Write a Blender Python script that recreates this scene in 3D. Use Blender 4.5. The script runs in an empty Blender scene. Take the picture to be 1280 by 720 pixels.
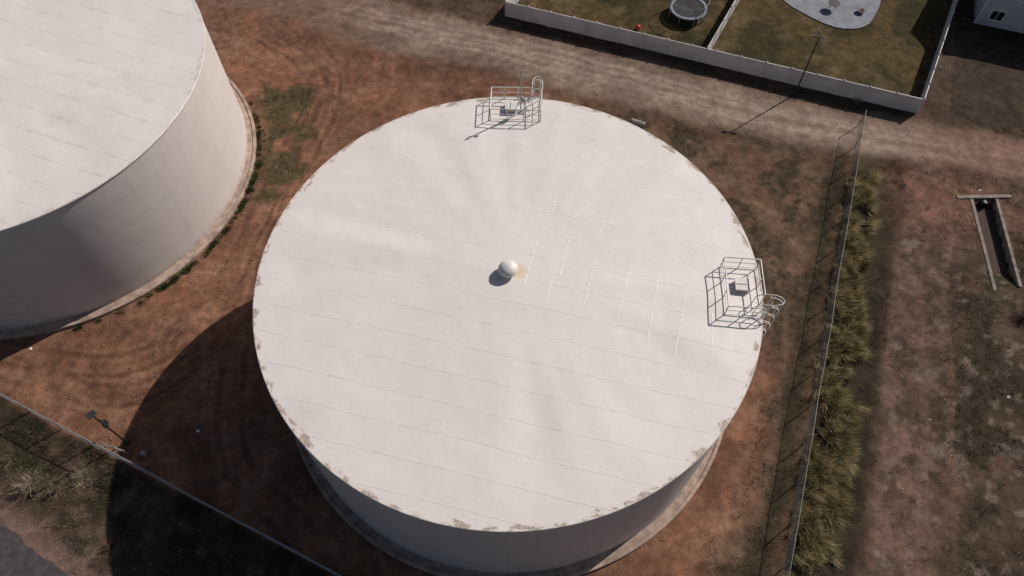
import bpy, math, random
import numpy as np
from mathutils import Vector, Matrix
random.seed(4); rng=np.random.default_rng(7)
sc=bpy.context.scene
R=16.0; T=11.35
# ------------------------------------------------------------ camera / light
cam=bpy.data.cameras.new("camera"); co=bpy.data.objects.new("camera",cam); sc.collection.objects.link(co)
cam.lens=25.7; cam.sensor_width=36; cam.clip_end=4000
co.location=(0.25,-25.47,50.5); co.rotation_euler=(math.radians(32),0,0); sc.camera=co
w=bpy.data.worlds.new("World"); sc.world=w; w.use_nodes=True
nt=w.node_tree; sky=nt.nodes.new("ShaderNodeTexSky"); sky.sky_type='NISHITA'; sky.sun_disc=False
sky.sun_elevation=math.radians(38); sky.sun_rotation=math.atan2(.816,.578); sky.dust_density=2.0
nt.links.new(sky.outputs[0],nt.nodes['Background'].inputs[0]); nt.nodes['Background'].inputs[1].default_value=.050
sun=bpy.data.lights.new("sun",'SUN'); so=bpy.data.objects.new("sun",sun); sc.collection.objects.link(so)
sun.energy=4.25; sun.angle=math.radians(.5); sun.color=(1,.915,.84); e=math.radians(38)
d=Vector((.816*math.cos(e),.578*math.cos(e),math.sin(e))); so.rotation_euler=d.to_track_quat('Z','Y').to_euler()
sc.view_settings.view_transform='Standard'; sc.view_settings.look='None'; sc.view_settings.exposure=0

# ------------------------------------------------------------ numpy noise
TAB=rng.random((512,512))
def vn(x,y,seed=0):
    x,y=x*.8+y*.6,y*.8-x*.6
    x=x+seed*37.13; y=y+seed*91.7
    xi=np.floor(x).astype(int); yi=np.floor(y).astype(int); fx=x-xi; fy=y-yi
    fx=fx*fx*(3-2*fx); fy=fy*fy*(3-2*fy)
    a=TAB[xi%512,yi%512]; b=TAB[(xi+1)%512,yi%512]; c=TAB[xi%512,(yi+1)%512]; dd=TAB[(xi+1)%512,(yi+1)%512]
    return (a*(1-fx)+b*fx)*(1-fy)+(c*(1-fx)+dd*fx)*fy
def fbm(x,y,s=1.0,o=4,seed=0,gain=.5):
    t=0;a=1;n=0
    for i in range(o):
        t=t+a*vn(x*s,y*s,seed+i*3); n+=a; a*=gain; s*=2.03; x,y=x*.75+y*.66,y*.75-x*.66
    return t/n
def sm(a,b,x):
    t=np.clip((x-a)/(b-a),0,1); return t*t*(3-2*t)
def pdist(X,Y,pts,closed=False):
    D=np.full(X.shape,1e9); P=list(pts)+([pts[0]] if closed else [])
    for (x0,y0),(x1,y1) in zip(P[:-1],P[1:]):
        dx,dy=x1-x0,y1-y0; L=dx*dx+dy*dy+1e-9
        t=np.clip(((X-x0)*dx+(Y-y0)*dy)/L,0,1)
        D=np.minimum(D,np.hypot(X-x0-t*dx,Y-y0-t*dy))
    return D
def inside(X,Y,pts):
    r=np.zeros(X.shape,bool); n=len(pts)
    for i in range(n):
        x0,y0=pts[i]; x1,y1=pts[(i+1)%n]
        if y0==y1: continue
        c=((y0>Y)!=(y1>Y))&(X<(x1-x0)*(Y-y0)/(y1-y0)+x0); r^=c
    return r
def sdf(X,Y,pts):
    D=pdist(X,Y,pts,True); return np.where(inside(X,Y,pts),-D,D)

LT=(-40.6,18.7); RB=16.65           # neighbouring tank
ROAD=[(-120,75),(-60,56),(-34,48.5),(-20.7,44.8),(-11.8,41.7),(-3.1,38.6),(5.2,36.1),(13.2,33.2),(20.8,30.2),(28.1,27.4),(35.4,25.3),(48,22.4),(70,19),(140,8),
      (140,1),(70,12),(45.9,16.9),(41.1,19.2),(34.2,20.4),(27,21.9),(19.9,23.9),(12.6,26.8),(5,29.7),(-3,32.2),(-9.5,33.6),(-15,35.5),(-22,39),(-34,43),(-60,50),(-120,66)]
WA=(-.4,40.1); WB=(38.9,25.8); WC=(47.6,42.1)
YD=(.471,.882)
def along(p,k): return (p[0]+YD[0]*k,p[1]+YD[1]*k)
YARD=[WA,WB,along(WB,60),along(WA,60)]
CF0=(17.8,-16.1); CFt=(.352,.936); CFn=(.936,-.352)
def fd(X,Y): return (X-CF0[0])*CFn[0]+(Y-CF0[1])*CFn[1]
def ft(X,Y): return (X-CF0[0])*CFt[0]+(Y-CF0[1])*CFt[1]
LF0=(-37.9,-3.4); _l=math.hypot(26.9,-12.8); LFt=(26.9/_l,-12.8/_l); LFn=(LFt[1],-LFt[0])
def ld(X,Y): return (X-LF0[0])*LFn[0]+(Y-LF0[1])*LFn[1]
PVt=(.864,-.503); PVn=(-.503,-.864); PV0=(-34.7,-12.2)
def pv(X,Y): return (X-PV0[0])*PVn[0]+(Y-PV0[1])*PVn[1]
GREEN=[(-25.2,30.5),(-19.5,29),(-17.6,22),(-19.2,15),(-22.6,15),(-23.8,23)]
def trk(L_,pts,off=.85):
    P=np.array(pts,float)
    for s in (-off,off):
        q=[]
        for i in range(len(P)):
            a=P[max(i-1,0)]; b=P[min(i+1,len(P)-1)]; dv=b-a; dv/=np.hypot(*dv)+1e-9
            q.append((P[i][0]-dv[1]*s,P[i][1]+dv[0]*s))
        L_.append(q)
def curve(pts,k=6):
    P=np.array(pts,float); out=[]
    for i in range(len(P)-1):
        p0=P[max(i-1,0)];p1=P[i];p2=P[i+1];p3=P[min(i+2,len(P)-1)]
        for t in np.arange(k)/k: out.append(tuple(.5*((2*p1)+(-p0+p2)*t+(2*p0-5*p1+4*p2-p3)*t*t+(-p0+3*p1-3*p2+p3)*t**3)))
    out.append(tuple(P[-1])); return out
TR=[];RT=[];FT=[]
trk(TR,curve([(-45,41),(-32,39),(-24,36),(-19,30),(-20,22),(-22,12),(-24,4),(-30,-1),(-42,1)],4))
trk(TR,curve([(-25,42),(-21,37),(-17.5,30),(-18.5,20),(-20,8),(-21,-2),(-19,-9),(-13,-14)],4))
trk(TR,curve([(-18,10),(-22,2),(-29,-3.5),(-38,-1)],4),.8)
trk(TR,[(-30+3.2*math.cos(a),38+2.6*math.sin(a)) for a in np.linspace(0,6.2,22)],.5)
trk(TR,[(-26+2.2*math.cos(a),39.5+1.8*math.sin(a)) for a in np.linspace(0,4.2,20)],.4)
trk(TR,[(-24.5+2*math.cos(a),1+2.4*math.sin(a)) for a in np.linspace(0,3.6,20)],.4)
trk(RT,[(-60,53),(-28,44.3),(-11,38.6),(1,35.2),(9,32),(17,28.8),(24.5,25.6),(31.5,23.6),(41,21.2),(52,18.2),(80,13)],.9)
trk(RT,[(-20,41),(-5,36),(6,32.3),(14,29.3),(22,26),(34,22.4),(46,19.4),(60,16)],.8)
trk(FT,curve([(30,21.8),(25,15),(22,6),(19.5,-3),(16,-12),(10,-22)],4),.8)
trk(FT,curve([(42,17),(36,10),(33,0),(30,-10),(27,-22)],4),.9)
def td(X,Y,L_): return np.minimum.reduce([pdist(X,Y,p) for p in L_])
def chan(X,Y): return (np.abs(X-(41.87-(15.2-Y)*.133))<1.0)&(Y<15.3)&(Y>5.5)
def height(X,Y):
    rm=np.hypot(X,Y); rl=np.hypot(X-LT[0],Y-LT[1])-(RB-R); q=np.minimum(rm,rl)
    amp=sm(16.9,19.5,q)
    road=1-sm(-.5,1.2,sdf(X,Y,ROAD)); yard=1-sm(-.5,1.5,sdf(X,Y,YARD))
    amp=amp*(1-.75*road)*(1-.8*yard)*(1-sm(-2,0,pv(X,Y)))
    h=.30*(fbm(X,Y,.22,3,1)-.5)+.14*(fbm(X,Y,.9,3,5)-.5)
    dirt=sm(-12,-17,X)
    h=h+dirt*(.13*(fbm(X,Y,1.3,3,13)-.5)*sm(.3,.6,fbm(X,Y,.15,2,77)))-.05*dirt*np.exp(-(td(X,Y,TR)/.22)**2)*sm(.35,.55,fbm(X,Y,.3,3,91))
    f=fd(X,Y); t=ft(X,Y)
    sw=np.exp(-((f-3.6)/1.0)**2)*sm(44,38,t)
    h=h-.25*sw
    near=np.exp(-(np.hypot((X-41.2)/3.2,(Y-10.5)/7.5))**4)
    h=h*(1-near)
    h=h*amp*(1-sm(90,160,np.hypot(X,Y)))
    return np.where(chan(X,Y),-.8*sm(5.5,8.5,Y),h)

def mix(c,n,w):
    w=w[...,None]; return c*(1-w)+np.array(n)*w
def gcolor(X,Y):
    wx=(fbm(X,Y,.35,4,11)-.5)*4; wy=(fbm(X,Y,.35,4,17)-.5)*4
    n1=fbm(X,Y,.12,4,21); n2=fbm(X,Y,.55,4,25); n3=fbm(X,Y,2.2,3,29)
    rm=np.hypot(X,Y); rl=np.hypot(X-LT[0],Y-LT[1])
    c=np.zeros(X.shape+(3,))+np.array((.185,.090,.055))
    c=mix(c,(.235,.126,.082),sm(.42,.62,n2)*.7)
    c=mix(c,(.125,.062,.041),sm(.48,.66,n1)*.6)
    c=mix(c,(.105,.054,.037),sm(.48,.63,fbm(X,Y,.3,4,71))*.55)
    br_=sm(.34,.52,fbm(X,Y,.35,3,93))
    tb=td(X+wx*.2,Y+wy*.2,TR); tr=np.exp(-(tb/.2)**2)
    c=mix(c,(.092,.046,.032),tr*.62*br_)
    c=mix(c,(.26,.145,.095),np.exp(-((tb-.4)/.13)**2)*.38*br_)
    c=mix(c,(.10,.058,.043),sm(30,38,Y+wy)*sm(-12,-22,X)*.5*sm(.35,.55,n2))
    g=sm(.6,-1.2,sdf(X+wx*.9,Y+wy*.9,GREEN))
    c=mix(c,(.052,.052,.026),g*sm(.38,.56,n2+.1*n3)*.8)
    f=fd(X,Y); t=ft(X,Y)
    rr=rm+wx*.45
    gr=sm(18.6,21.2,rr)*sm(-3,5,X-8+wx*.8)*sm(-13,-1,X-2+wy)
    c=mix(c,(.100,.067,.043),gr*(.55+.4*sm(.35,.6,n2)))
    c=mix(c,(.043,.036,.022),gr*sm(.46,.6,fbm(X,Y,.4,4,33))*.8)
    c=mix(c,(.165,.105,.073),gr*sm(.5,.66,fbm(X,Y,.8,4,37))*.5)
    c=mix(c,(.036,.030,.019),np.exp(-((f+1.3+wx*.15)/1.0)**2)*.85*sm(-4,3,X))  # shadow of fence and weeds, painted as a dark band into the soil colour
    fl=sm(-.1,.4,f)
    c=mix(c,(.080,.053,.038),fl)
    c=mix(c,(.160,.099,.077),fl*sm(4.2,5.4,f+wx*.5)*sm(11.5,8.0,f+wx*1.1)*(.35+.65*sm(.38,.6,n2)))
    c=mix(c,(.122,.070,.051),fl*sm(9,11,f+wx)*sm(.42,.58,n1+.15*(n2-.5))*.9)
    c=mix(c,(.040,.034,.021),fl*sm(7.5,11,f+wx)*sm(.45,.57,fbm(X,Y,.3,5,41))*.88)
    c=mix(c,(.048,.035,.024),fl*sm(4.5,6,f+wx)*sm(.50,.60,fbm(X,Y,.5,4,83))*.65)
    c=mix(c,(.190,.150,.125),fl*sm(4.5,5.5,f)*sm(.60,.70,fbm(X,Y,1.2,4,101))*.5)
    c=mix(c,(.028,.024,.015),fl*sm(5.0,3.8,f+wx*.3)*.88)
    c=mix(c,(.160,.082,.058),fl*sm(9,3,np.hypot(X-39,Y-17.5)+wx)*.75)
    c=mix(c,(.05,.022,.016),sm(1.2,.0,np.hypot((X-41.8)/2.2,(Y-2.8)/3.0)+wx*.16)*.9)
    ff=np.exp(-(td(X+wx*.15,Y+wy*.15,FT)/.3)**2)
    c=mix(c,(.16,.10,.075),ff*.4)
    sR=sdf(X,Y,ROAD)
    # darker scrubby shoulders either side of the track
    c=mix(c,(.072,.048,.034),sm(3.2,.6,sR+wx*.6)*sm(-14,-4,X)*.65)
    north=((Y-(38.6-(X+3.1)*.37))>0)
    c=mix(c,(.058,.040,.028),np.where(north,sm(-.2,.8,sR+wx*.2),0)*.9)
    c=mix(c,(.12,.08,.058),np.where(north,sm(.45,.7,n2),0)*.35)
    l=ld(X,Y)
    o=sm(-.3,.5,l+wx*.12)*np.where(X<2,1,0)
    c=mix(c,(.050,.038,.026),o*.95)
    c=mix(c,(.026,.025,.015),o*sm(.45,.62,fbm(X,Y,.5,4,47))*.9)
    c=mix(c,(.13,.092,.066),o*sm(.54,.70,fbm(X,Y,.9,4,51))*.6)
    p=pv(X,Y)
    c=mix(c,(.165,.108,.09),o*sm(-1.9,-.5,p+wx*.45)*.9)
    rw=sm(.9,-.8,sR+wx*.45)
    rc=np.zeros_like(c)+np.array((.190,.138,.106))
    rc=mix(rc,(.245,.185,.146),sm(.45,.62,n2)*.6); rc=mix(rc,(.12,.082,.062),sm(.50,.64,n1)*.5)
    rt=np.exp(-(td(X+wx*.15,Y+wy*.15,RT)/.33)**2)
    rc=mix(rc,(.30,.235,.19),rt*.65)
    rc=mix(rc,(.185,.102,.073),sm(33,44,X+wx)*.7)
    rc=mix(rc,(.145,.085,.061),sm(-10,-24,X+wx*2)*.75)
    c=c*(1-rw[...,None])+rc*rw[...,None]
    sy=sdf(X,Y,YARD)
    yw=sm(.1,-.1,sy)
    yc=np.zeros_like(c)+np.array((.080,.056,.025))
    yc=mix(yc,(.040,.035,.016),sm(.4,.6,fbm(X,Y,.25,4,55))*.9)
    yc=mix(yc,(.125,.09,.05),sm(.55,.7,fbm(X,Y,.45,4,59))*.6)
    yc=mix(yc,(.07,.045,.03),sm(-1.6,-.4,sy+wx*.2)*.7)
    c=c*(1-yw[...,None])+yc*yw[...,None]
    hl=np.where((f>8)&(Y>24),1.0,0)*sm(.2,1,sy)*sm(.3,1.6,sR)
    c=mix(c,(.050,.036,.026),hl*.85)
    far=sm(70,140,np.hypot(X,Y)); c=mix(c,(.10,.075,.05),far*.7)
    c*= (.84+.32*n3)[...,None]
    return np.clip(c,0.008,1), sR+wx*.45, sy

# ------------------------------------------------------------ materials
def nodes(m):
    m.use_nodes=True; t=m.node_tree; return t,t.nodes['Principled BSDF'],t.nodes.new,t.links.new
def mathn(t,op,a=None,b=None):
    n=t.nodes.new('ShaderNodeMath'); n.operation=op
    for i,v in enumerate((a,b)):
        if v is None: continue
        if isinstance(v,(int,float)): n.inputs[i].default_value=v
        else: t.links.new(v,n.inputs[i])
    return n.outputs[0]
def mixc(t,fac,a,b,blend='MIX'):
    n=t.nodes.new('ShaderNodeMix'); n.data_type='RGBA'; n.blend_type=blend
    for i,v in ((0,fac),(6,a),(7,b)):
        if isinstance(v,(int,float)): n.inputs[i].default_value=v
        elif isinstance(v,tuple): n.inputs[i].default_value=(*v,1)
        else: t.links.new(v,n.inputs[i])
    return n.outputs[2]
def noise(t,vec,scale,detail=4,rough=.55):
    n=t.nodes.new('ShaderNodeTexNoise'); n.inputs['Scale'].default_value=scale; n.inputs['Detail'].default_value=detail; n.inputs['Roughness'].default_value=rough
    if vec is not None: t.links.new(vec,n.inputs['Vector'])
    return n.outputs[0]
def ramp(t,fac,a,b,lo=0.,hi=1.):
    n=t.nodes.new('ShaderNodeMapRange'); n.interpolation_type='SMOOTHSTEP'; t.links.new(fac,n.inputs[0])
    n.inputs[1].default_value=a; n.inputs[2].default_value=b; n.inputs[3].default_value=lo; n.inputs[4].default_value=hi
    return n.outputs[0]
def bump(t,bs,h,st,dist):
    n=t.nodes.new('ShaderNodeBump'); n.inputs['Strength'].default_value=st; n.inputs['Distance'].default_value=dist
    t.links.new(h,n.inputs['Height']); t.links.new(n.outputs[0],bs.inputs['Normal'])
def simple(name,c,rough=.7,metal=0.,var=.25,scale=3.):
    m=bpy.data.materials.new(name); t,b,N,L=nodes(m)
    tc=N('ShaderNodeTexCoord'); n=noise(t,tc.outputs['Object'],scale,5)
    f=ramp(t,n,.3,.7,1-var,1+var*.6); mm=N('ShaderNodeVectorMath'); mm.operation='SCALE'
    mm.inputs[0].default_value=c; L(f,mm.inputs['Scale']); L(mm.outputs[0],b.inputs['Base Color'])
    b.inputs['Roughness'].default_value=rough; b.inputs['Metallic'].default_value=metal; return m

def ground_mat(name,bs_=.5,k=1.):
    m=bpy.data.materials.new(name); t,b,N,L=nodes(m)
    tc=N('ShaderNodeTexCoord'); o=tc.outputs['Object']
    at=N('ShaderNodeAttribute'); at.attribute_name='Col'
    n1=noise(t,o,1.3,7,.62); n2=noise(t,o,6,6,.7); n3=noise(t,o,.45,6,.6)
    f=mathn(t,'MULTIPLY',ramp(t,n1,.3,.7,1-.24*k,1+.24*k),ramp(t,n2,.3,.7,1-.20*k,1+.20*k))
    f=mathn(t,'MULTIPLY',f,ramp(t,n3,.3,.7,.84,1.16))
    mm=N('ShaderNodeVectorMath'); mm.operation='SCALE'; L(at.outputs['Color'],mm.inputs[0]); L(f,mm.inputs['Scale'])
    v=N('ShaderNodeTexVoronoi'); v.inputs['Scale'].default_value=3.3; L(o,v.inputs['Vector'])
    pb=mathn(t,'MULTIPLY',ramp(t,v.outputs['Distance'],.08,.14,1,0),ramp(t,n3,.52,.66))
    col=mixc(t,mathn(t,'MULTIPLY',pb,.35),mm.outputs[0],(.24,.18,.145))
    L(col,b.inputs['Base Color']); b.inputs['Roughness'].default_value=.95; b.inputs['Specular IOR Level'].default_value=.1
    h=mathn(t,'ADD',mathn(t,'MULTIPLY',n1,.7),mathn(t,'MULTIPLY',n2,.25))
    bump(t,b,h,bs_,.28); return m
M_ground=ground_mat('soil',.5,1.0); M_road=ground_mat('gravel',.35,.9); M_lawn=ground_mat('lawn_turf',.45,1.1)

def attr_mat(name,rough=.8,tr=0.):
    m=bpy.data.materials.new(name); t,b,N,L=nodes(m); at=N('ShaderNodeAttribute'); at.attribute_name='Col'
    L(at.outputs['Color'],b.inputs['Base Color']); b.inputs['Roughness'].default_value=rough; b.inputs['Specular IOR Level'].default_value=.15
    tl=N('ShaderNodeBsdfTranslucent'); L(at.outputs['Color'],tl.inputs[0]); ms=N('ShaderNodeMixShader'); ms.inputs[0].default_value=.3
    L(b.outputs[0],ms.inputs[1]); L(tl.outputs[0],ms.inputs[2]); L(ms.outputs[0],t.nodes['Material Output'].inputs[0]); return m
M_blade=attr_mat('grass_blades')

def roof_mat(name,ang,rust=1.,brown=0.,Rr=16.0):
    m=bpy.data.materials.new(name); t,b,N,L=nodes(m)
    tc=N('ShaderNodeTexCoord'); o=tc.outputs['Object']
    wob=N('ShaderNodeTexNoise'); wob.inputs['Scale'].default_value=.25; L(o,wob.inputs['Vector'])
    wa=N('ShaderNodeVectorMath'); wa.operation='SCALE'; L(wob.outputs['Color'],wa.inputs[0]); wa.inputs['Scale'].default_value=.22
    wb_=N('ShaderNodeVectorMath'); wb_.operation='ADD'; L(o,wb_.inputs[0]); L(wa.outputs[0],wb_.inputs[1])
    mp=N('ShaderNodeMapping'); mp.inputs['Rotation'].default_value=(0,0,math.radians(ang)); L(wb_.outputs[0],mp.inputs[0])
    br=N('ShaderNodeTexBrick'); L(mp.outputs[0],br.inputs['Vector']); br.inputs['Scale'].default_value=1
    br.inputs['Brick Width'].default_value=7.3; br.inputs['Row Height'].default_value=1.86; br.inputs['Mortar Size'].default_value=.022; br.inputs['Mortar Smooth'].default_value=.3
    br.inputs['Color1'].default_value=(.712,.668,.642,1); br.inputs['Color2'].default_value=(.696,.655,.631,1); br.inputs['Mortar'].default_value=(.705,.662,.637,1)
    s2=N('ShaderNodeSeparateXYZ'); L(mp.outputs[0],s2.inputs[0])
    fr=mathn(t,'ABSOLUTE',mathn(t,'SUBTRACT',mathn(t,'FRACT',mathn(t,'DIVIDE',s2.outputs[1],1.86)),.5))
    row=ramp(t,fr,.478,.494)
    n0=noise(t,o,.16,5,.6); n1=noise(t,o,1.1,6,.65); n2=noise(t,o,6,5,.7)
    sx=N('ShaderNodeSeparateXYZ'); L(o,sx.inputs[0])
    low=ramp(t,mathn(t,'ADD',sx.outputs[1],mathn(t,'MULTIPLY',n0,4.)),6.5,-1.5,.10,1.)
    if brown: low=ramp(t,n0,.3,.6,.45,.9)
    seam=mathn(t,'MAXIMUM',mathn(t,'MULTIPLY',row,.8),mathn(t,'MULTIPLY',br.outputs['Fac'],.22))
    seamw=mathn(t,'MULTIPLY',seam,mathn(t,'MULTIPLY',ramp(t,n1,.36,.64,.15,.6),low))
    c=mixc(t,seamw,br.outputs['Color'],(.44,.39,.36))
    c=mixc(t,ramp(t,n0,.4,.68,0,.4),c,(.635,.59,.565))
    c=mixc(t,ramp(t,n1,.5,.75,0,.16),c,(.53,.49,.465))
    if brown:
        sd=mathn(t,'MULTIPLY',ramp(t,fr,.38,.49),ramp(t,n1,.44,.66,0,.26)); c=mixc(t,sd,c,(.50,.41,.35))
        sd2=mathn(t,'MULTIPLY',ramp(t,noise(t,o,.5,6,.7),.5,.66,0,.4),ramp(t,n2,.4,.6)); c=mixc(t,sd2,c,(.55,.475,.42))
    th=mathn(t,'ARCTAN2',sx.outputs[1],sx.outputs[0])
    r=mathn(t,'SQRT',mathn(t,'ADD',mathn(t,'MULTIPLY',sx.outputs[0],sx.outputs[0]),mathn(t,'MULTIPLY',sx.outputs[1],sx.outputs[1])))
    cb=N('ShaderNodeCombineXYZ'); L(mathn(t,'MULTIPLY',th,6.),cb.inputs[0]); L(mathn(t,'MULTIPLY',r,.22),cb.inputs[1])
    ns=noise(t,cb.outputs[0],1.5,5,.6)
    if not brown:
        c=mixc(t,mathn(t,'MULTIPLY',mathn(t,'MULTIPLY',ramp(t,ns,.5,.7,0,.5),ramp(t,r,3,8)),ramp(t,sx.outputs[1],-4,6,.2,1.)),c,(.775,.735,.71))
    cb2=N('ShaderNodeCombineXYZ'); L(mathn(t,'MULTIPLY',th,Rr*.5),cb2.inputs[0]); L(mathn(t,'MULTIPLY',r,.85),cb2.inputs[1])
    nr=noise(t,cb2.outputs[0],1.55,6,.62)
    thr=ramp(t,r,Rr-1.0,Rr-.02,-.26,.055)
    rv=mathn(t,'ADD',nr,thr)
    c=mixc(t,mathn(t,'MULTIPLY',ramp(t,rv,.49,.57),.42*rust),c,(.58,.48,.40))
    c=mixc(t,mathn(t,'MULTIPLY',ramp(t,rv,.560,.585),.82*rust),c,mixc(t,ramp(t,n2,.42,.58),(.25,.195,.15),(.44,.385,.33)))
    sp=ramp(t,noise(t,o,2.3,3,.5),.73,.78,0,.3); c=mixc(t,sp,c,(.46,.38,.30))
    dv=N('ShaderNodeVectorMath'); dv.operation='DISTANCE'; L(o,dv.inputs[0]); dv.inputs[1].default_value=(.62,.1,T+.2)
    st=ramp(t,mathn(t,'ADD',dv.outputs['Value'],mathn(t,'MULTIPLY',n1,.9)),.55,1.3,.75*rust,0)
    c=mixc(t,st,c,(.62,.46,.25))
    L(c,b.inputs['Base Color']); b.inputs['Roughness'].default_value=.5; b.inputs['Specular IOR Level'].default_value=.35
    bump(t,b,mathn(t,'ADD',mathn(t,'MULTIPLY',row,.012),mathn(t,'MULTIPLY',n1,.04)),.5,1.)
    return m
M_roofA=roof_mat('roof_paint_main',14); M_roofB=roof_mat('roof_paint_side',20,.3,1.,16.65)
def wall_mat(name):
    m=bpy.data.materials.new(name); t,b,N,L=nodes(m)
    uv=N('ShaderNodeUVMap'); u=uv.outputs[0]
    br=N('ShaderNodeTexBrick'); L(u,br.inputs['Vector']); br.inputs['Scale'].default_value=1
    br.inputs['Brick Width'].default_value=10.05; br.inputs['Row Height'].default_value=2.27; br.inputs['Mortar Size'].default_value=.03
    br.inputs['Color1'].default_value=(.62,.58,.56,1); br.inputs['Color2'].default_value=(.605,.57,.55,1); br.inputs['Mortar'].default_value=(.54,.50,.48,1)
    mp=N('ShaderNodeMapping'); mp.inputs['Scale'].default_value=(1.6,.07,1); L(u,mp.inputs[0])
    ns=noise(t,mp.outputs[0],1.,6,.65); n0=noise(t,u,.35,5,.6)
    c=mixc(t,ramp(t,ns,.48,.75,0,.35),br.outputs['Color'],(.45,.40,.36))
    c=mixc(t,ramp(t,n0,.45,.7,0,.3),c,(.52,.47,.44))
    se=N('ShaderNodeSeparateXYZ'); L(u,se.inputs[0])
    c=mixc(t,mathn(t,'MULTIPLY',ramp(t,se.outputs[1],1.1,.1),ramp(t,ns,.35,.6,.2,.7)),c,(.33,.22,.16))
    L(c,b.inputs['Base Color']); b.inputs['Roughness'].default_value=.5
    bump(t,b,mathn(t,'MULTIPLY',n0,.06),.4,1.)
    return m
M_wall=wall_mat('tank_wall_paint')
M_conc=simple('concrete_foundation',(.35,.26,.21),.9,0,.35,1.5)
M_conc2=simple('concrete_grey',(.22,.185,.16),.9,0,.4,2)
M_white=simple('white_painted_steel',(.64,.61,.585),.5,0,.15)
M_bead=simple('weld_bead',(.90,.89,.88),.3,0,.05)  # beads catching the light: their glint is put into a near-white base colour
M_galv=simple('galvanised_steel',(.34,.33,.32),.5,.3,.2)
M_fence=simple('weathered_fence_wire',(.22,.205,.19),.7,0,.25)
M_dark=simple('dark_metal',(.035,.033,.035),.5,.3)
M_vinyl=simple('white_vinyl',(.56,.545,.55),.5,0,.15,.7)
M_black=simple('black_mat',(.012,.012,.015),.7)
M_blue=simple('pad_blue_grey',(.20,.24,.31),.6)
M_red=simple('red_rubber',(.45,.03,.03),.5)
M_siding=simple('house_siding',(.52,.52,.53),.7,0,.1,.6)
M_shingle=simple('roof_shingles',(.09,.08,.078),.9,0,.45,4)
M_glass=simple('window_glass',(.02,.025,.03),.08)
M_trim=simple('white_trim',(.78,.77,.76),.5,0,.08)
M_patio=simple('patio_concrete',(.20,.215,.25),.85,0,.25,1)
M_asph=simple('asphalt',(.062,.052,.055),.9,0,.3,2)
M_paint=simple('road_paint',(.7,.68,.62),.7,0,.3,3)
M_panel=simple('solar_cells',(.015,.017,.025),.5)
M_rock=simple('rock',(.24,.17,.135),.9,0,.4,1.2)
M_litter=simple('litter_plastic',(.75,.75,.75),.5)

# ------------------------------------------------------------ mesh builder
class MB:
    def __init__(s): s.v=[]; s.f=[]
    def add(s,v,f):
        n=len(s.v); s.v+=[tuple(p) for p in v]; s.f+=[tuple(i+n for i in q) for q in f]; return s
    def box(s,c,sz,rz=0.,rx=0.,bev=0.):
        hx,hy,hz=[q/2 for q in sz]; M=Matrix.Translation(c)@Matrix.Rotation(rz,4,'Z')@Matrix.Rotation(rx,4,'X')
        v=[M@Vector((x*hx,y*hy,z*hz)) for z in(-1,1) for y in(-1,1) for x in(-1,1)]
        return s.add(v,[(0,2,3,1),(4,5,7,6),(0,1,5,4),(2,6,7,3),(0,4,6,2),(1,3,7,5)])
    def tube(s,p,q,r,n=6,r2=None):
        p=Vector(p);q=Vector(q); r2=r if r2 is None else r2
        z=(q-p).normalized(); x=z.orthogonal().normalized(); y=z.cross(x)
        v=[];
        for c,rr in((p,r),(q,r2)):
            v+=[c+x*rr*math.cos(6.2832*i/n)+y*rr*math.sin(6.2832*i/n) for i in range(n)]
        f=[(i,(i+1)%n,n+(i+1)%n,n+i) for i in range(n)]+[tuple(range(n-1,-1,-1)),tuple(range(n,2*n))]
        return s.add(v,f)
    def path(s,pts,r,n=5):
        for a,b in zip(pts[:-1],pts[1:]): s.tube(a,b,r,n)
        return s
    def lathe(s,prof,c=(0,0,0),n=32):
        v=[(c[0]+r*math.cos(6.28318*i/n),c[1]+r*math.sin(6.28318*i/n),c[2]+z) for r,z in prof for i in range(n)]
        f=[(k*n+i,k*n+(i+1)%n,(k+1)*n+(i+1)%n,(k+1)*n+i) for k in range(len(prof)-1) for i in range(n)]
        return s.add(v,f)
    def obj(s,name,mat,parent=None,smooth=False):
        me=bpy.data.meshes.new(name); me.from_pydata(s.v,[],s.f); me.materials.append(mat); me.update()
        if smooth: me.shade_smooth()
        o=bpy.data.objects.new(name,me); sc.collection.objects.link(o)
        if parent: o.parent=parent
        return o
def empty(name,loc=(0,0,0),rz=0.):
    o=bpy.data.objects.new(name,None); sc.collection.objects.link(o); o.location=loc; o.rotation_euler=(0,0,rz); return o

# ------------------------------------------------------------ ground
def axis(a,b,st,far):
    c=np.arange(a,b+1e-6,st); out=[];x=st
    lo=[];p=a
    while p>-far: x*=1.25; p-=x; lo.append(p)
    hi=[];p=b;x=st
    while p<far: x*=1.25; p+=x; hi.append(p)
    return np.array(lo[::-1]+list(c)+hi)
ax=axis(-44,57,.18,1600); ay=axis(-19,46,.18,1600)
GX,GY=np.meshgrid(ax,ay); nx=len(ax); ny=len(ay)
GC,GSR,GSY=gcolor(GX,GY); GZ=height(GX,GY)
V=np.stack([GX,GY,GZ],-1).reshape(-1,3)
ii,jj=np.meshgrid(np.arange(ny-1),np.arange(nx-1),indexing='ij')
F=np.stack([ii*nx+jj,ii*nx+jj+1,(ii+1)*nx+jj+1,(ii+1)*nx+jj],-1).reshape(-1,4)
fr=GSR.reshape(-1)[F].mean(1); fy=GSY.reshape(-1)[F].mean(1)
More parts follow.
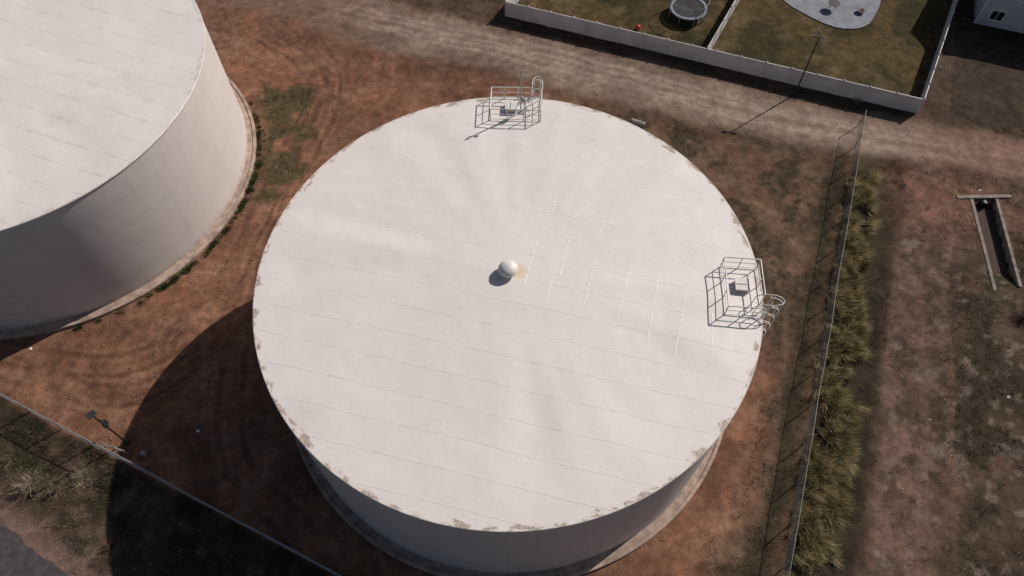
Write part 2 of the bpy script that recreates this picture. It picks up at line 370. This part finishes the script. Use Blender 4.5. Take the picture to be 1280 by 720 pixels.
def np_mesh(name,V,F,C,mat,smooth=True):
    k=F.shape[1]; u,inv=np.unique(F.reshape(-1),return_inverse=True)
    me=bpy.data.meshes.new(name); me.vertices.add(len(u)); me.vertices.foreach_set('co',V[u].astype(np.float32).reshape(-1))
    me.loops.add(F.size); me.loops.foreach_set('vertex_index',inv.reshape(-1).astype(np.int32)); me.polygons.add(len(F))
    me.polygons.foreach_set('loop_start',(np.arange(len(F))*k).astype(np.int32))
    me.polygons.foreach_set('use_smooth',np.full(len(F),smooth))
    me.update(calc_edges=True)
    a=me.color_attributes.new('Col','FLOAT_COLOR','POINT'); cc=np.ones((len(u),4),np.float32); cc[:,:3]=C[u]; a.data.foreach_set('color',cc.reshape(-1))
    me.materials.append(mat); me.validate(); o=bpy.data.objects.new(name,me); sc.collection.objects.link(o); return o
Cc=GC.reshape(-1,3)
isr=fr<0; isy=(fy<0)&~isr
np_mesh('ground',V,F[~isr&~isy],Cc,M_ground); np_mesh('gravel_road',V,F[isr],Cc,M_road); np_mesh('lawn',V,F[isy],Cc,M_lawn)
def hz(x,y): return float(height(np.array([[float(x)]]),np.array([[float(y)]]))[0,0])

def strip(name,o0,o1,z,mat,dz=.0,t0=-140,t1=140):
    mb=MB(); q=[]
    for tt in np.linspace(t0,t1,561):
        for oo in (o0,o1):
            j=(random.uniform(-.12,.12) if (name=='asphalt_street' and oo==o0) else 0)
            q.append((PV0[0]+PVt[0]*tt+PVn[0]*(oo+j),PV0[1]+PVt[1]*tt+PVn[1]*(oo+j),z))
    mb.add(q,[(2*i,2*i+1,2*i+3,2*i+2) for i in range(560)]); return mb.obj(name,mat)
strip('asphalt_street',.35,8.5,.02,M_asph); strip('street_edge_marking',7.9,8.02,.026,M_paint)

# ------------------------------------------------------------ tanks
def roofz(X,Y,R,seed):
    RR=np.hypot(X,Y); c=X/(RR+1e-6); s=Y/(RR+1e-6)
    A=sm(3,12,RR)*sm(R+.05,R-2.5,RR); B=sm(0,4,RR)*sm(R+.05,R-1.5,RR)
    per=vn(c*6+20+RR*.03,s*6+20+RR*.03,seed)
    return T+.25*(1-RR/R)+A*.12*(per-.5)+B*.075*(fbm(X,Y,.32,3,seed+9)-.5)
def tank(c,roofmat,seed,fittings,R=16.0,name='storage_tank'):
    E=empty(name,(c[0],c[1],0)); n=256
    me_v=[];uvs=[]
    zs=[.24,2.5,5,7.5,10,T-.02]
    for z in zs:
        for i in range(n+1):
            a=2*math.pi*i/n; me_v.append((R*math.cos(a),R*math.sin(a),z)); uvs.append((a*R,z))
    f=[(k*(n+1)+i,k*(n+1)+i+1,(k+1)*(n+1)+i+1,(k+1)*(n+1)+i) for k in range(len(zs)-1) for i in range(n)]
    me=bpy.data.meshes.new('wall'); me.from_pydata(me_v,[],f); uv=me.uv_layers.new(name='UVMap')
    for l in me.loops: uv.data[l.index].uv=uvs[l.vertex_index]
    me.materials.append(M_wall); me.shade_smooth(); o=bpy.data.objects.new('wall',me); sc.collection.objects.link(o); o.parent=E
    nr=80; rr=np.linspace(.02,R+.03,nr); th=np.arange(n)*2*math.pi/n
    RR,TH=np.meshgrid(rr,th,indexing='ij'); X=RR*np.cos(TH); Y=RR*np.sin(TH)
    Z=roofz(X,Y,R,seed)
    m=MB(); m.add(np.stack([X,Y,Z],-1).reshape(-1,3).tolist(),[(k*n+i,(k+1)*n+i,(k+1)*n+(i+1)%n,k*n+(i+1)%n) for k in range(nr-1) for i in range(n)]); ro=m.obj('roof',roofmat,E,True)
    me=ro.data
    if me.polygons[len(me.polygons)//2].normal.z<0: me.flip_normals()
    MB().lathe([(R-.01,T-.10),(R+.055,T-.10),(R+.055,T-.03),(R+.0,T+.008)],n=n).obj('rim_angle',M_white,E,True)
    MB().lathe([(R-.02,.26),(R+.5,.2),(R+.52,.3),(R+.72,.3),(R+.76,.26),(R+.78,-.3)],n=n).obj('foundation_ring',M_conc,E)
    MB().lathe([(.42,T+.1),(.42,T+.62),(.48,T+.64)],n=28).obj('vent_neck',M_white,E,True)
    MB().lathe([(.40,T+.66),(.62,T+.6),(.63,T+.68),(.58,T+.84),(.44,T+.98),(.25,T+1.07),(.01,T+1.1)],n=28).obj('vent_cap',M_white,E,True)
    for (a0,wd,lad,mast) in fittings: platform(E,a0,wd,lad,mast,R)
    return E
def platform(E,a0,wd,ladt,mast,R):
    er=Vector((math.cos(a0),math.sin(a0),0)); et=Vector((math.sin(a0),-math.cos(a0),0))
    def P(r,t,z): return er*r+et*t+Vector((0,0,T+z))
    m=MB(); hw=wd/2; ri=R-2.45; ro=R-.12
    def rail(a,b):
        m.tube(P(*a,1.1),P(*b,1.1),.04,6); m.tube(P(*a,.6),P(*b,.6),.028,6); m.tube(P(*a,.12),P(*b,.12),.03,4)
        L=math.hypot(b[0]-a[0],b[1]-a[1]); k=max(1,round(L/1.15))
        for i in range(k+1):
            q=(a[0]+(b[0]-a[0])*i/k,a[1]+(b[1]-a[1])*i/k); m.tube(P(*q,-.04),P(*q,1.1),.034,6)
    ro2=math.sqrt(max(R*R-hw*hw,0))-.1
    rail((ri,-hw),(ri,hw)); rail((ri,-hw),(ro2,-hw)); rail((ri,hw),(ro2,hw)); rail((ro2,-hw),(ro2+.05,ladt-.45))
    m.obj('guard_rail',M_white,E)
    hb=MB(); c=P(R-1.25,-.35,.15); hb.box(c,(.8,.8,.34),a0); hb.box(P(R-1.25,-.35,.35),(.9,.9,.05),a0); hb.tube(P(R-1.6,-.35,.42),P(R-.95,-.35,.42),.02,5)
    hb.obj('roof_hatch',M_white,E)
    L=MB(); rl=math.sqrt(R*R-ladt*ladt)+.22
    for s in(-.23,.23): L.tube(P(rl,ladt+s,-T+2.2),P(rl,ladt+s,1.25),.03,5)
    z=-T+2.3
    while z<.1: L.tube(P(rl,ladt-.23,z),P(rl,ladt+.23,z),.016,4); z+=.32
    for zz in np.arange(-T+3,0,2.2):
        for s in(-.23,.23): L.tube(P(rl-.25,ladt+s,zz),P(rl,ladt+s,zz),.02,4)
    L.obj('ladder',M_white,E)
    C=MB(); k=9
    arc=[(rl+.75*math.sin(math.pi*i/k),ladt-.38*math.cos(math.pi*i/k)) for i in range(k+1)]
    for zz in np.arange(-T+4.2,1.3,.9): C.path([P(*a,zz) for a in arc],.024,4)
    C.path([P(*a,1.25) for a in arc],.03,5)
    for i in (1,3,5,6,8): C.tube(P(*arc[i],-T+4.2),P(*arc[i],1.25),.018,4)
    C.obj('ladder_cage',M_white,E)
    W=MB()
    for s in(-.38,.38): W.path([P(rl,ladt+s,1.25),P(rl-.5,ladt+s,1.25),P(rl-.85,ladt+s,.95),P(rl-.9,ladt+s,0)],.03,5)
    W.obj('walk_through_rail',M_white,E)
    if mast:
        G=MB(); u=Vector((0,0,1)); b=Vector((.9,14.4,T))
        G.tube(b-u*.05,b+u*3.75,.05,8); G.tube(b+u*3.45+Vector((-.28,0,0)),b+u*3.45+Vector((.28,0,0)),.03,5); G.tube(b+u*3.75,b+u*4.0,.09,8,.02)
        G.box(b+u*1.3+Vector((.12,0,0)),(.3,.22,.4)); G.box(b+u*3.45+Vector((.3,0,0)),(.12,.12,.2)); G.box(b+u*.03,(.4,.4,.06))
        G.tube(b+u*1.6,b+Vector((.7,-.35,.0)),.02,4); G.tube(b+u*1.6,b+Vector((-.6,-.45,.0)),.02,4)
        G.obj('gauge_mast',M_galv,E)
A=tank((0,0),M_roofA,3,[(math.radians(87.9),3.7,1.55,True),(math.radians(-5.0),3.6,1.25,False)])
# low flat weld beads on the right half of the main roof
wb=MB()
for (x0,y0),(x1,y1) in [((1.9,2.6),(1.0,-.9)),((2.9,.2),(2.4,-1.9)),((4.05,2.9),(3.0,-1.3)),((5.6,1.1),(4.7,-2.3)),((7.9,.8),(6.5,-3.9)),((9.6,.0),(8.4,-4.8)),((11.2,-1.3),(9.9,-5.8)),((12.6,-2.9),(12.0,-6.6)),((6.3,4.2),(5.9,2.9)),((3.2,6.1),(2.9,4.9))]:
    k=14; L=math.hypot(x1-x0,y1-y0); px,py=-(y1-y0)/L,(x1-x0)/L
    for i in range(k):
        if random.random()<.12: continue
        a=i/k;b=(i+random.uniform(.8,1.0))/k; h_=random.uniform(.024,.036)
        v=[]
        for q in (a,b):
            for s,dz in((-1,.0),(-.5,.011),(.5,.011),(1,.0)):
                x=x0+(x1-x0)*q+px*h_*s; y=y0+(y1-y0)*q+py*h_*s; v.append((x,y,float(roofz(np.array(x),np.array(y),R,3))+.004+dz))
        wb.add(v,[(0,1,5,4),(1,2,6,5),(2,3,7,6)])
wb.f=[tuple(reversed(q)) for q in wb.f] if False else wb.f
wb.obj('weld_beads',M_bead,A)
Bt=tank(LT,M_roofB,8,[(math.radians(130),3.6,1.25,False)],RB)

# ------------------------------------------------------------ fences
def chain_fence(name,p0,p1,h=2.0,step=3.0,pitch=.14,mat=M_fence,wire=.004,post=.04,rail=.024):
    E=empty(name); p0=Vector((*p0,0));p1=Vector((*p1,0)); L=(p1-p0).length; dv=(p1-p0)/L; k=round(L/step)
    m=MB(); prev=None
    for i in range(k+1):
        q=p0+dv*(L*i/k); z=hz(q.x,q.y); lean=Vector((random.uniform(-.05,.05),random.uniform(-.05,.05),0))
        m.tube(q+Vector((0,0,z-.2)),q+lean+Vector((0,0,z+h+.05)),post,6)
        top=q+lean+Vector((0,0,z+h))
        if prev: m.tube(prev,top,rail,5)
        prev=top
    m.obj('posts_and_rail',mat,E)
    V=[];F=[]; nv=Vector((-dv.y,dv.x,0)); kk=int(L/pitch)
    for i in range(-int(h/pitch),kk):
        for s in(0,1):
            a=i*pitch; b=a+h; za,zb=(0.05,h) if s==0 else (h,.05)
            if a<0: za=za+(zb-za)*(-a/h); a=0
            if b>L: zb=za+(zb-za)*((L-a)/(b-a)); b=L
            P=p0+dv*a+Vector((0,0,za)); Q=p0+dv*b+Vector((0,0,zb)); n=len(V)
            V+=[P+Vector((0,0,wire)),Q+Vector((0,0,wire)),Q-Vector((0,0,wire)),P-Vector((0,0,wire))]; F.append((n,n+1,n+2,n+3))
            n=len(V); V+=[P+nv*wire,Q+nv*wire,Q-nv*wire,P-nv*wire]; F.append((n,n+1,n+2,n+3))
    mb=MB(); mb.add(V,F); mb.obj('wire_mesh',mat,E); return E
def fp(t,o=0): return (CF0[0]+CFt[0]*t+CFn[0]*o,CF0[1]+CFt[1]*t+CFn[1]*o)
chain_fence('chain_link_fence',fp(-30),fp(43.0),pitch=.16,wire=.0038,rail=.028)
def lfp(t,o=0): return (LF0[0]+LFt[0]*t+LFn[0]*o,LF0[1]+LFt[1]*t+LFn[1]*o)
chain_fence('chain_link_fence',lfp(-30),lfp(45),2.0,3.0,.12,M_galv,.006,.05,.035)

def vinyl(p0,p1,name='vinyl_fence',h=1.8):
    E=empty(name); p0=Vector((*p0,0));p1=Vector((*p1,0)); L=(p1-p0).length; dv=(p1-p0)/L; k=round(L/2.4); rz=math.atan2(dv.y,dv.x)
    a=MB();b=MB();c=MB()
    for i in range(k+1):
        q=p0+dv*(L*i/k); dz=random.uniform(-.03,.03)
        a.box((q.x,q.y,h/2+.03+dz),(.14,.14,h+.1),rz)
        a.add([(q.x+x*.095,q.y+y*.095,h+.08+dz) for x,y in((-1,-1),(1,-1),(1,1),(-1,1))]+[(q.x,q.y,h+.17+dz)],[(0,1,4),(1,2,4),(2,3,4),(3,0,4),(3,2,1,0)])
        if i<k:
            m=p0+dv*(L*(i+.5)/k); W=L/k-.14; t=random.uniform(-.02,.02)
            b.box((m.x,m.y,h/2+.02),(W,.035,h-.26),rz,t)
            for j in range(1,8):
                g=m+dv*((j/8-.5)*W); b.box((g.x,g.y,h/2+.02),(.02,.045,h-.27),rz)
            c.box((m.x,m.y,h-.07),(W,.07,.14),rz); c.box((m.x,m.y,.12),(W,.07,.16),rz)
    a.obj('posts',M_vinyl,E); b.obj('panels',M_vinyl,E); c.obj('rails',M_vinyl,E)
vinyl(WA,WB); vinyl(WB,along(WB,40)); vinyl((19.6,33.0),along((19.6,33.0),38)); vinyl(WA,along(WA,36))

# ------------------------------------------------------------ lamps
def street_lamp(p,h):
    E=empty('street_lamp',(p[0],p[1],0)); m=MB()
    m.lathe([(.22,-.1),(.22,.12),(.10,.16),(.09,.3)],n=12); m.tube((0,0,.2),(0,0,h),.085,8,.055)
    m.tube((0,0,h-.1),(-.3,.1,h+.02),.035,6); m.tube((0,0,h-.1),(.3,-.1,h+.02),.035,6); m.obj('pole',M_dark,E)
    l=MB()
    for s in(-1,1): l.box((s*.4,-s*.15,h+.02),(.36,.24,.1),math.atan2(-.25,.62))
    l.obj('luminaire',M_dark,E)
    g=MB()
    for s in(-1,1): g.box((s*.4,-s*.15,h-.035),(.3,.18,.012),math.atan2(-.25,.62))
    g.obj('lens',M_litter,E)
street_lamp((27.8,28.3),6.9)
E=empty('solar_street_lamp',(-27.5,-7,0)); m=MB(); m.lathe([(.2,-.1),(.2,.15),(.07,.2)],n=10); m.tube((0,0,.1),(0,0,5.1),.07,8,.05); m.tube((0,0,4.5),(.7,-.3,4.7),.035,6); m.box((.02,0,3.2),(.26,.2,.4)); m.obj('pole',M_dark,E)
m=MB(); m.box((.8,-.34,4.72),(.45,.24,.08),-.4); m.obj('luminaire',M_dark,E)
m=MB(); m.box((0,0,5.2),(.6,.38,.04),.95,.5); m.obj('solar_panel',M_panel,E)
E=empty('pipe_barrier',(-28.9,-7.3,0),-.33); m=MB()
for x in (0,1.0,2.0): m.tube((x,0,-.1),(x,0,.95),.03,6)
for z in (.3,.62,.95): m.tube((0,0,z),(2.0,0,z),.025,6)
m.obj('rails',M_galv,E)
E=empty('valve_box',(-26.0,-7.9,0)); MB().lathe([(.24,-.1),(.24,.22),(.2,.25),(.02,.26)],n=18).obj('collar',M_conc2,E)
MB().lathe([(.15,.26),(.15,.3),(.01,.31)],n=14).obj('lid',M_galv,E)

# ------------------------------------------------------------ drainage channel sunk in the ground
E=empty('concrete_drain'); m=MB()
def wallseg(p,q,wd,z0,z1):
    p=Vector((*p,0));q=Vector((*q,0)); L=(q-p).length; c=(p+q)/2; m.box((c.x,c.y,(z0+z1)/2),(L,wd,z1-z0),math.atan2(q.y-p.y,q.x-p.x))
wallseg((39.5,15.5),(44.3,15.6),.34,-.95,.12); wallseg((40.76,15.3),(39.5,5.8),.26,-.95,.05); wallseg((42.98,15.3),(41.72,6.2),.26,-.95,.05)
m.obj('headwall_and_wings',M_conc2,E)
m=MB(); m.add([(40.8,15.3,-.7),(42.95,15.3,-.7),(41.9,7.2,-.7),(39.8,7.2,-.7)],[(0,3,2,1)]); m.obj('channel_floor',simple('channel_silt',(.06,.038,.03),.95),E)
m=MB(); m.lathe([(.28,0),(.35,0),(.35,.5),(.28,.5)],n=20); o=m.obj('pipe_mouth',M_dark,E); o.rotation_euler=(math.radians(90),0,0); o.location=(41.9,15.4,-.38)
E=empty('culvert_pipe',(12.2,24.4,0),-.4); m=MB(); m.lathe([(.26,-.7),(.29,-.65)]+[(.29+.02*(i%2),-.6+i*.1) for i in range(1,12)]+[(.26,.65)],n=16); o=m.obj('pipe',M_fence,E); o.rotation_euler=(0,math.radians(90),0); o.location=(0,0,.1)

# ------------------------------------------------------------ back yards
E=empty('trampoline',(18.8,40.3,0)); r=1.95
def ringpts(r,z,n=28): return [(r*math.cos(6.28318*i/n),r*math.sin(6.28318*i/n),z) for i in range(n+1)]
MB().lathe([(.01,.86),(r-.28,.88)],n=36).obj('jump_mat',M_black,E)
MB().lathe([(r-.28,.90),(r-.26,.94),(r+.04,.94),(r+.06,.88)],n=36).obj('spring_pad',M_blue,E,True)
m=MB(); m.path(ringpts(r,.86),.04,6); m.path(ringpts(r+.05,2.1),.022,5)
for i in range(8):
    a=6.28318*i/8+.2; c,s=math.cos(a),math.sin(a); m.tube((r*c,r*s,0),(r*c,r*s,.86),.035,6); m.tube(((r+.08)*c,(r+.08)*s,.3),((r+.05)*c,(r+.05)*s,2.15),.028,6)
m.obj('frame',M_galv,E)
m=MB()
for i in range(90):
    a=6.28318*i/90; m.tube(((r+.03)*math.cos(a),(r+.03)*math.sin(a),.95),((r+.04)*math.cos(a),(r+.04)*math.sin(a),2.1),.004,3)
for z in np.arange(1.1,2.1,.16): m.path(ringpts(r+.035,z),.004,3)
m.obj('safety_net',M_black,E)
E=empty('red_ball',(13.4,38,0)); MB().lathe([(.27*math.sin(math.pi*i/12)+.001,.27-.27*math.cos(math.pi*i/12)) for i in range(13)],n=20).obj('ball',M_red,E,True)
pts=[(29.0,43.4),(30.2,41.6),(31.7,40.0),(33.0,38.9),(34.0,38.3),(34.9,38.0),(36.2,38.0),(37.1,38.3),(37.8,38.8),(38.6,39.9),(39.6,41.6),(40.6,44),(43,48.5),(33,53)]
m=MB(); n=len(pts); m.add([(*p,-.05) for p in pts]+[(*p,.09) for p in pts],[tuple(range(n,2*n))]+[(i,(i+1)%n,n+(i+1)%n,n+i) for i in range(n)]); m.obj('patio',M_patio)
E=empty('patio_table',(34.4,41.2,.09)); m=MB(); m.lathe([(.01,.72),(.6,.72),(.6,.76),(.01,.77)],n=24)
for a in(.5,2.07,3.64,5.2): m.tube((.4*math.cos(a),.4*math.sin(a),0),(.4*math.cos(a),.4*math.sin(a),.72),.025,5)
m.obj('table',M_dark,E)
E=empty('fire_pit',(37.3,40.6,.09)); m=MB(); m.lathe([(.3,0),(.42,.28),(.44,.3),(.36,.3),(.2,.1),(.01,.08)],n=20); m.obj('bowl',M_conc2,E,True)

def house(p,wd,dp,ang,h,rise=2.2):
    E=empty('suburban_house',(p[0],p[1],0),ang)
    m=MB(); m.box((wd/2,dp/2,h/2),(wd,dp,h))
    m.add([(0,0,h),(0,dp,h),(0,dp/2,h+rise),(wd,0,h),(wd,dp,h),(wd,dp/2,h+rise)],[(0,2,1),(3,4,5)]); m.obj('walls',M_siding,E)
    s=MB(); z=.2
    while z<h-.1: s.box((wd/2,-.012,z),(wd-.2,.02,.025)); s.box((-.012,dp/2,z),(.02,dp-.2,.025)); z+=.22
    s.obj('siding_laps',M_siding,E)
    r=MB(); o=.45; sl=rise/(dp/2); tk=.16
    for sg in(0,1):
        y0=-o if sg==0 else dp+o; z0=h-o*sl
        q=[(-o,y0,z0+.03),(wd+o,y0,z0+.03),(wd+o,dp/2,h+rise+.03),(-o,dp/2,h+rise+.03)]; q2=[(x,y,zz+tk) for x,y,zz in q]
        r.add(q+q2,[(0,3,2,1),(4,5,6,7),(0,1,5,4),(2,3,7,6),(1,2,6,5),(3,0,4,7)])
    r.obj('roof',M_shingle,E)
    g=MB(); g.tube((-o,-o-.06,h-o*sl+.05),(wd+o,-o-.06,h-o*sl+.05),.07,8); g.obj('gutter',M_trim,E)
    t=MB();gl=MB()
    for x in(0,wd): t.box((x,-.02,h/2),(.14,.06,h))
    def win(x,z,ww,hh):
        gl.box((x,-.03,z),(ww,.03,hh))
        for a,b,c_,d_ in((x,z+hh/2+.06,ww+.24,.12),(x,z-hh/2-.06,ww+.24,.12)): t.box((a,-.04,b),(c_,.07,d_))
        for sx in(-1,1): t.box((x+sx*(ww/2+.06),-.04,z),(.12,.07,hh))
        t.box((x,-.045,z),(.05,.05,hh))
    win(1.6,1.35,1.2,1.0); win(2.6,4.1,1.3,1.2); win(wd-2,1.5,1.5,1.2); win(wd-2.4,4.1,1.3,1.2)
    gl.box((wd/2+.5,-.03,1.1),(1.7,.03,2.1)); t.box((wd/2+.5,-.04,2.22),(1.95,.07,.14)); t.box((wd/2+.5,-.045,1.1),(.07,.05,2.1))
    t.obj('trim',M_trim,E); gl.obj('windows',M_glass,E)
house((48.9,39.0),12,9,math.atan2(-.34,.94),5.5)
house((33.5,53.5),14,9,math.atan2(-.34,.94),5.5)
house((10,62),13,9,math.atan2(-.34,.94),5.5)

# ------------------------------------------------------------ vegetation
def blades(name,xy,h,wd,lean,cols,z=None):
    n=len(xy); a=rng.random(n)*6.283; dx=np.cos(a)*wd/2; dy=np.sin(a)*wd/2
    z=height(xy[:,0][None],xy[:,1][None])[0] if z is None else z
    V=np.zeros((n,3,3)); V[:,0]=np.stack([xy[:,0]-dx,xy[:,1]-dy,z-.02],-1); V[:,1]=np.stack([xy[:,0]+dx,xy[:,1]+dy,z-.02],-1)
    V[:,2]=np.stack([xy[:,0]+lean[:,0],xy[:,1]+lean[:,1],z+h],-1)
    C=np.repeat(cols,3,axis=0); C[0::3]*=.65; C[1::3]*=.65
    return np_mesh(name,V.reshape(-1,3),np.arange(3*n).reshape(-1,3),C,M_blade,False)
def pick(pal,n,jit=.25):
    pal=np.array(pal); c=pal[rng.integers(0,len(pal),n)]; return np.clip(c*(1+(rng.random((n,1))-.5)*2*jit),0,1)
nc=3600; tt=rng.uniform(-24,37.5,nc); wv=1.2+1.2*sm(38,5,tt); oo=.15+rng.random(nc)**.85*(wv+1.3*(fbm(tt,tt*0,.3,3,3)))
keep=rng.random(nc)<sm(.38,.60,fbm(tt,oo*1.0,.6,3,6))*.95+.06; tt=tt[keep];oo=oo[keep]; nc=len(tt)
k=32; T2=np.repeat(tt,k)+rng.normal(0,.12,nc*k); O2=np.repeat(oo,k)+rng.normal(0,.10,nc*k)
xy=np.stack([CF0[0]+CFt[0]*T2+CFn[0]*O2,CF0[1]+CFt[1]*T2+CFn[1]*O2],-1)
hh=np.repeat(rng.uniform(.35,1.15,nc),k)*rng.uniform(.5,1.1,nc*k)
cl=np.repeat(pick([(.46,.39,.20),(.31,.28,.13),(.60,.50,.30),(.12,.12,.05),(.40,.32,.18),(.22,.20,.09)],nc,.3),k,axis=0)*rng.uniform(.7,1.3,(nc*k,1))
ln=np.repeat(rng.normal(0,.30,(nc,2)),k,axis=0)+rng.normal(0,.20,(nc*k,2))+np.array((.24,-.34))
blades('tall_weeds',xy,hh,rng.uniform(.035,.075,nc*k),ln,cl)
def tufts(name,cx,cy,k,hr,sp,pal,wd=(.025,.05)):
    n=len(cx); X=np.repeat(cx,k)+rng.normal(0,sp,n*k); Y=np.repeat(cy,k)+rng.normal(0,sp,n*k)
    h=np.repeat(rng.uniform(*hr,n),k)*rng.uniform(.5,1.1,n*k); c=np.repeat(pick(pal,n),k,axis=0)*rng.uniform(.75,1.25,(n*k,1))
    ok=(np.hypot(X,Y)>16.85)&(np.hypot(X-LT[0],Y-LT[1])>RB+.82)
    return blades(name,np.stack([X,Y],-1)[ok],h[ok],rng.uniform(*wd,n*k)[ok],(rng.normal(0,.6,(n*k,2))*h[:,None])[ok],c[ok])
DRY=[(.24,.185,.115),(.17,.135,.07),(.08,.07,.035),(.30,.235,.16)]
n=9000; X=rng.uniform(26,58,n); Y=rng.uniform(-19,24,n); f=fd(X,Y)
ok=(f>2.2)&(sdf(X,Y,ROAD)>.3)&(rng.random(n)<sm(.4,.62,fbm(X,Y,.3,5,41))*np.where((f>4.8)&(f<9),.15,.9)+.08)&~((np.abs(X-(41.87-(15.2-Y)*.133))<1.4)&(Y<16.2)&(Y>5))
tufts('field_grass',X[ok],Y[ok],9,(.12,.3),.12,DRY)
n=7000; X=rng.uniform(8,34,n); Y=rng.uniform(-18,26,n); f=fd(X,Y)
ok=(f<-.1)&(np.hypot(X,Y)>19)&(sdf(X,Y,ROAD)>.4)&(rng.random(n)<sm(.42,.6,fbm(X,Y,.4,4,33))*.8+.55*np.exp(-((f+1.)/1.)**2))
tufts('dry_grass',X[ok],Y[ok],9,(.1,.26),.11,DRY)
n=9000; X=rng.uniform(-46,-8,n); Y=rng.uniform(-20,-2,n)
ok=(ld(X,Y)>.15)&(pv(X,Y)<-.9)&(rng.random(n)<.2+.9*sm(.4,.6,fbm(X,Y,.5,4,47)))
tufts('roadside_grass',X[ok],Y[ok],9,(.12,.38),.13,[(.11,.095,.05),(.07,.075,.035),(.17,.14,.08),(.24,.19,.12)])
n=2500; X=rng.uniform(-26,-16.5,n); Y=rng.uniform(14,31,n); wx=(fbm(X,Y,.35,4,11)-.5)*4; wy=(fbm(X,Y,.35,4,17)-.5)*4
ok=(sdf(X+wx*.9,Y+wy*.9,GREEN)<.2)&(rng.random(n)<.7*sm(.44,.62,fbm(X,Y,.55,4,25)))
tufts('green_grass',X[ok],Y[ok],9,(.08,.2),.11,[(.08,.10,.04),(.12,.12,.055),(.17,.14,.08)])
n=5000; X=rng.uniform(-24,62,n); Y=rng.uniform(17,50,n); sr=sdf(X,Y,ROAD); sy=sdf(X,Y,YARD)
ok=(sr>.1)&(sr<3.4)&(sy>.2)&(rng.random(n)<.65)&(Y>36-.37*X)
tufts('verge_grass',X[ok],Y[ok],8,(.08,.25),.12,DRY)
n=9000; X=rng.uniform(-2,50,n); Y=rng.uniform(26,47,n); ok=(sdf(X,Y,YARD)<-.2)&(~inside(X,Y,pts))&(rng.random(n)<fbm(X,Y,.25,4,55)+.1)
tufts('lawn_grass',X[ok],Y[ok],8,(.04,.1),.14,[(.12,.09,.045),(.07,.065,.03),(.15,.11,.06)])
an=np.concatenate([rng.normal(a,s,q) for a,s,q in((-.76,.03,16),(-.66,.02,10),(-.47,.05,16),(-.25,.04,12),(-.08,.06,16),(.1,.1,14),(.3,.1,8),(-1.1,.12,8))])
rr=RB+.95+np.abs(rng.normal(0,.16,len(an)))
tufts('foundation_weeds',LT[0]+rr*np.cos(an),LT[1]+rr*np.sin(an),30,(.2,.42),.12,[(.08,.115,.04),(.12,.14,.05),(.055,.075,.03)],(.05,.09))

def dry_bush(p,r,col,n=70,name='tumbleweed'):
    m=MB(); z=hz(*p)
    for i in range(n):
        a=random.random()*6.283; el=random.uniform(.15,1.4); q=Vector((random.gauss(0,.06),random.gauss(0,.06),0)); dr=Vector((math.cos(a)*math.cos(el),math.sin(a)*math.cos(el),math.sin(el)))
        L=r*random.uniform(.6,1.05); prev=q
        for s in range(4):
            dr=(dr+Vector((random.gauss(0,.22),random.gauss(0,.22),random.gauss(0,.15)-.04))).normalized()
            nx_=prev+dr*L/4; m.tube(prev,nx_,.014*(1-s*.2),3)
            for b in range(2):
                if s:
                    d2=(dr+Vector((random.gauss(0,.6),random.gauss(0,.6),random.gauss(0,.5)))).normalized(); m.tube(nx_,nx_+d2*L*.2,.007,3)
            prev=nx_
    o=m.obj(name,simple(name+'_twigs',col,.9),None); o.location=(p[0],p[1],z); return o
dry_bush((-33.3,-10.2),1.3,(.30,.245,.18),70); dry_bush((-29.6,-9.6),1.2,(.26,.21,.15),60); dry_bush((-31.4,-10.6),.8,(.2,.165,.12),40); dry_bush((-35.4,-8.4),.7,(.15,.12,.08),40)
dry_bush((-26.6,-14.2),.6,(.14,.07,.045),55,'dry_shrub'); dry_bush((41.0,3.2),.9,(.10,.05,.035),70,'dry_shrub'); dry_bush((43.0,2.0),1.0,(.09,.05,.035),70,'dry_shrub'); dry_bush((33.6,27.3),.45,(.2,.16,.1),40,'dry_shrub')

def stones(name,n,fn,sr,mat):
    base=[(1,0,0),(-1,0,0),(0,1,0),(0,-1,0),(0,0,1),(0,0,-1)]; fc=[(0,2,4),(2,1,4),(1,3,4),(3,0,4),(2,0,5),(1,2,5),(3,1,5),(0,3,5)]
    m=MB(); P=[]
    while len(P)<n:
        x,y=fn()
        if min(math.hypot(x,y),math.hypot(x-LT[0],y-LT[1])-(RB-R))>17: P.append((x,y))
    P=np.array(P); Z=height(P[:,0][None],P[:,1][None])[0]
    for (x,y),z in zip(P,Z):
        s=random.uniform(*sr)*(1 if random.random()<.93 else 1.9); a=random.random()*6.28; ca,sa=math.cos(a),math.sin(a); v=[]
        for b in base:
            k=s*random.uniform(.7,1.2); v.append((x+k*(b[0]*ca-b[1]*sa)*1.2,y+k*(b[0]*sa+b[1]*ca),z+k*b[2]*.6))
        m.add(v,fc)
    return m.obj(name,mat)
stones('rocks',1500,lambda:(random.uniform(-42,55),random.uniform(-18,44)),(.03,.08),M_rock)
stones('dirt_clods',2600,lambda:(random.gauss(-25,6),random.gauss(6,16)),(.03,.09),simple('clod_soil',(.16,.078,.05),.95))
for p in((-22.5,-6.2),(41.8,16.3),(-37,0.5),(37.2,-3.5)):
    E=empty('litter_scrap',(p[0],p[1],hz(*p)+.03)); MB().add([(-.12,-.08,0),(.11,-.10,.05),(.13,.08,0),(-.02,.11,.09),(-.12,.06,.02)],[(0,1,2,3,4)]).obj('scrap',M_litter,E)
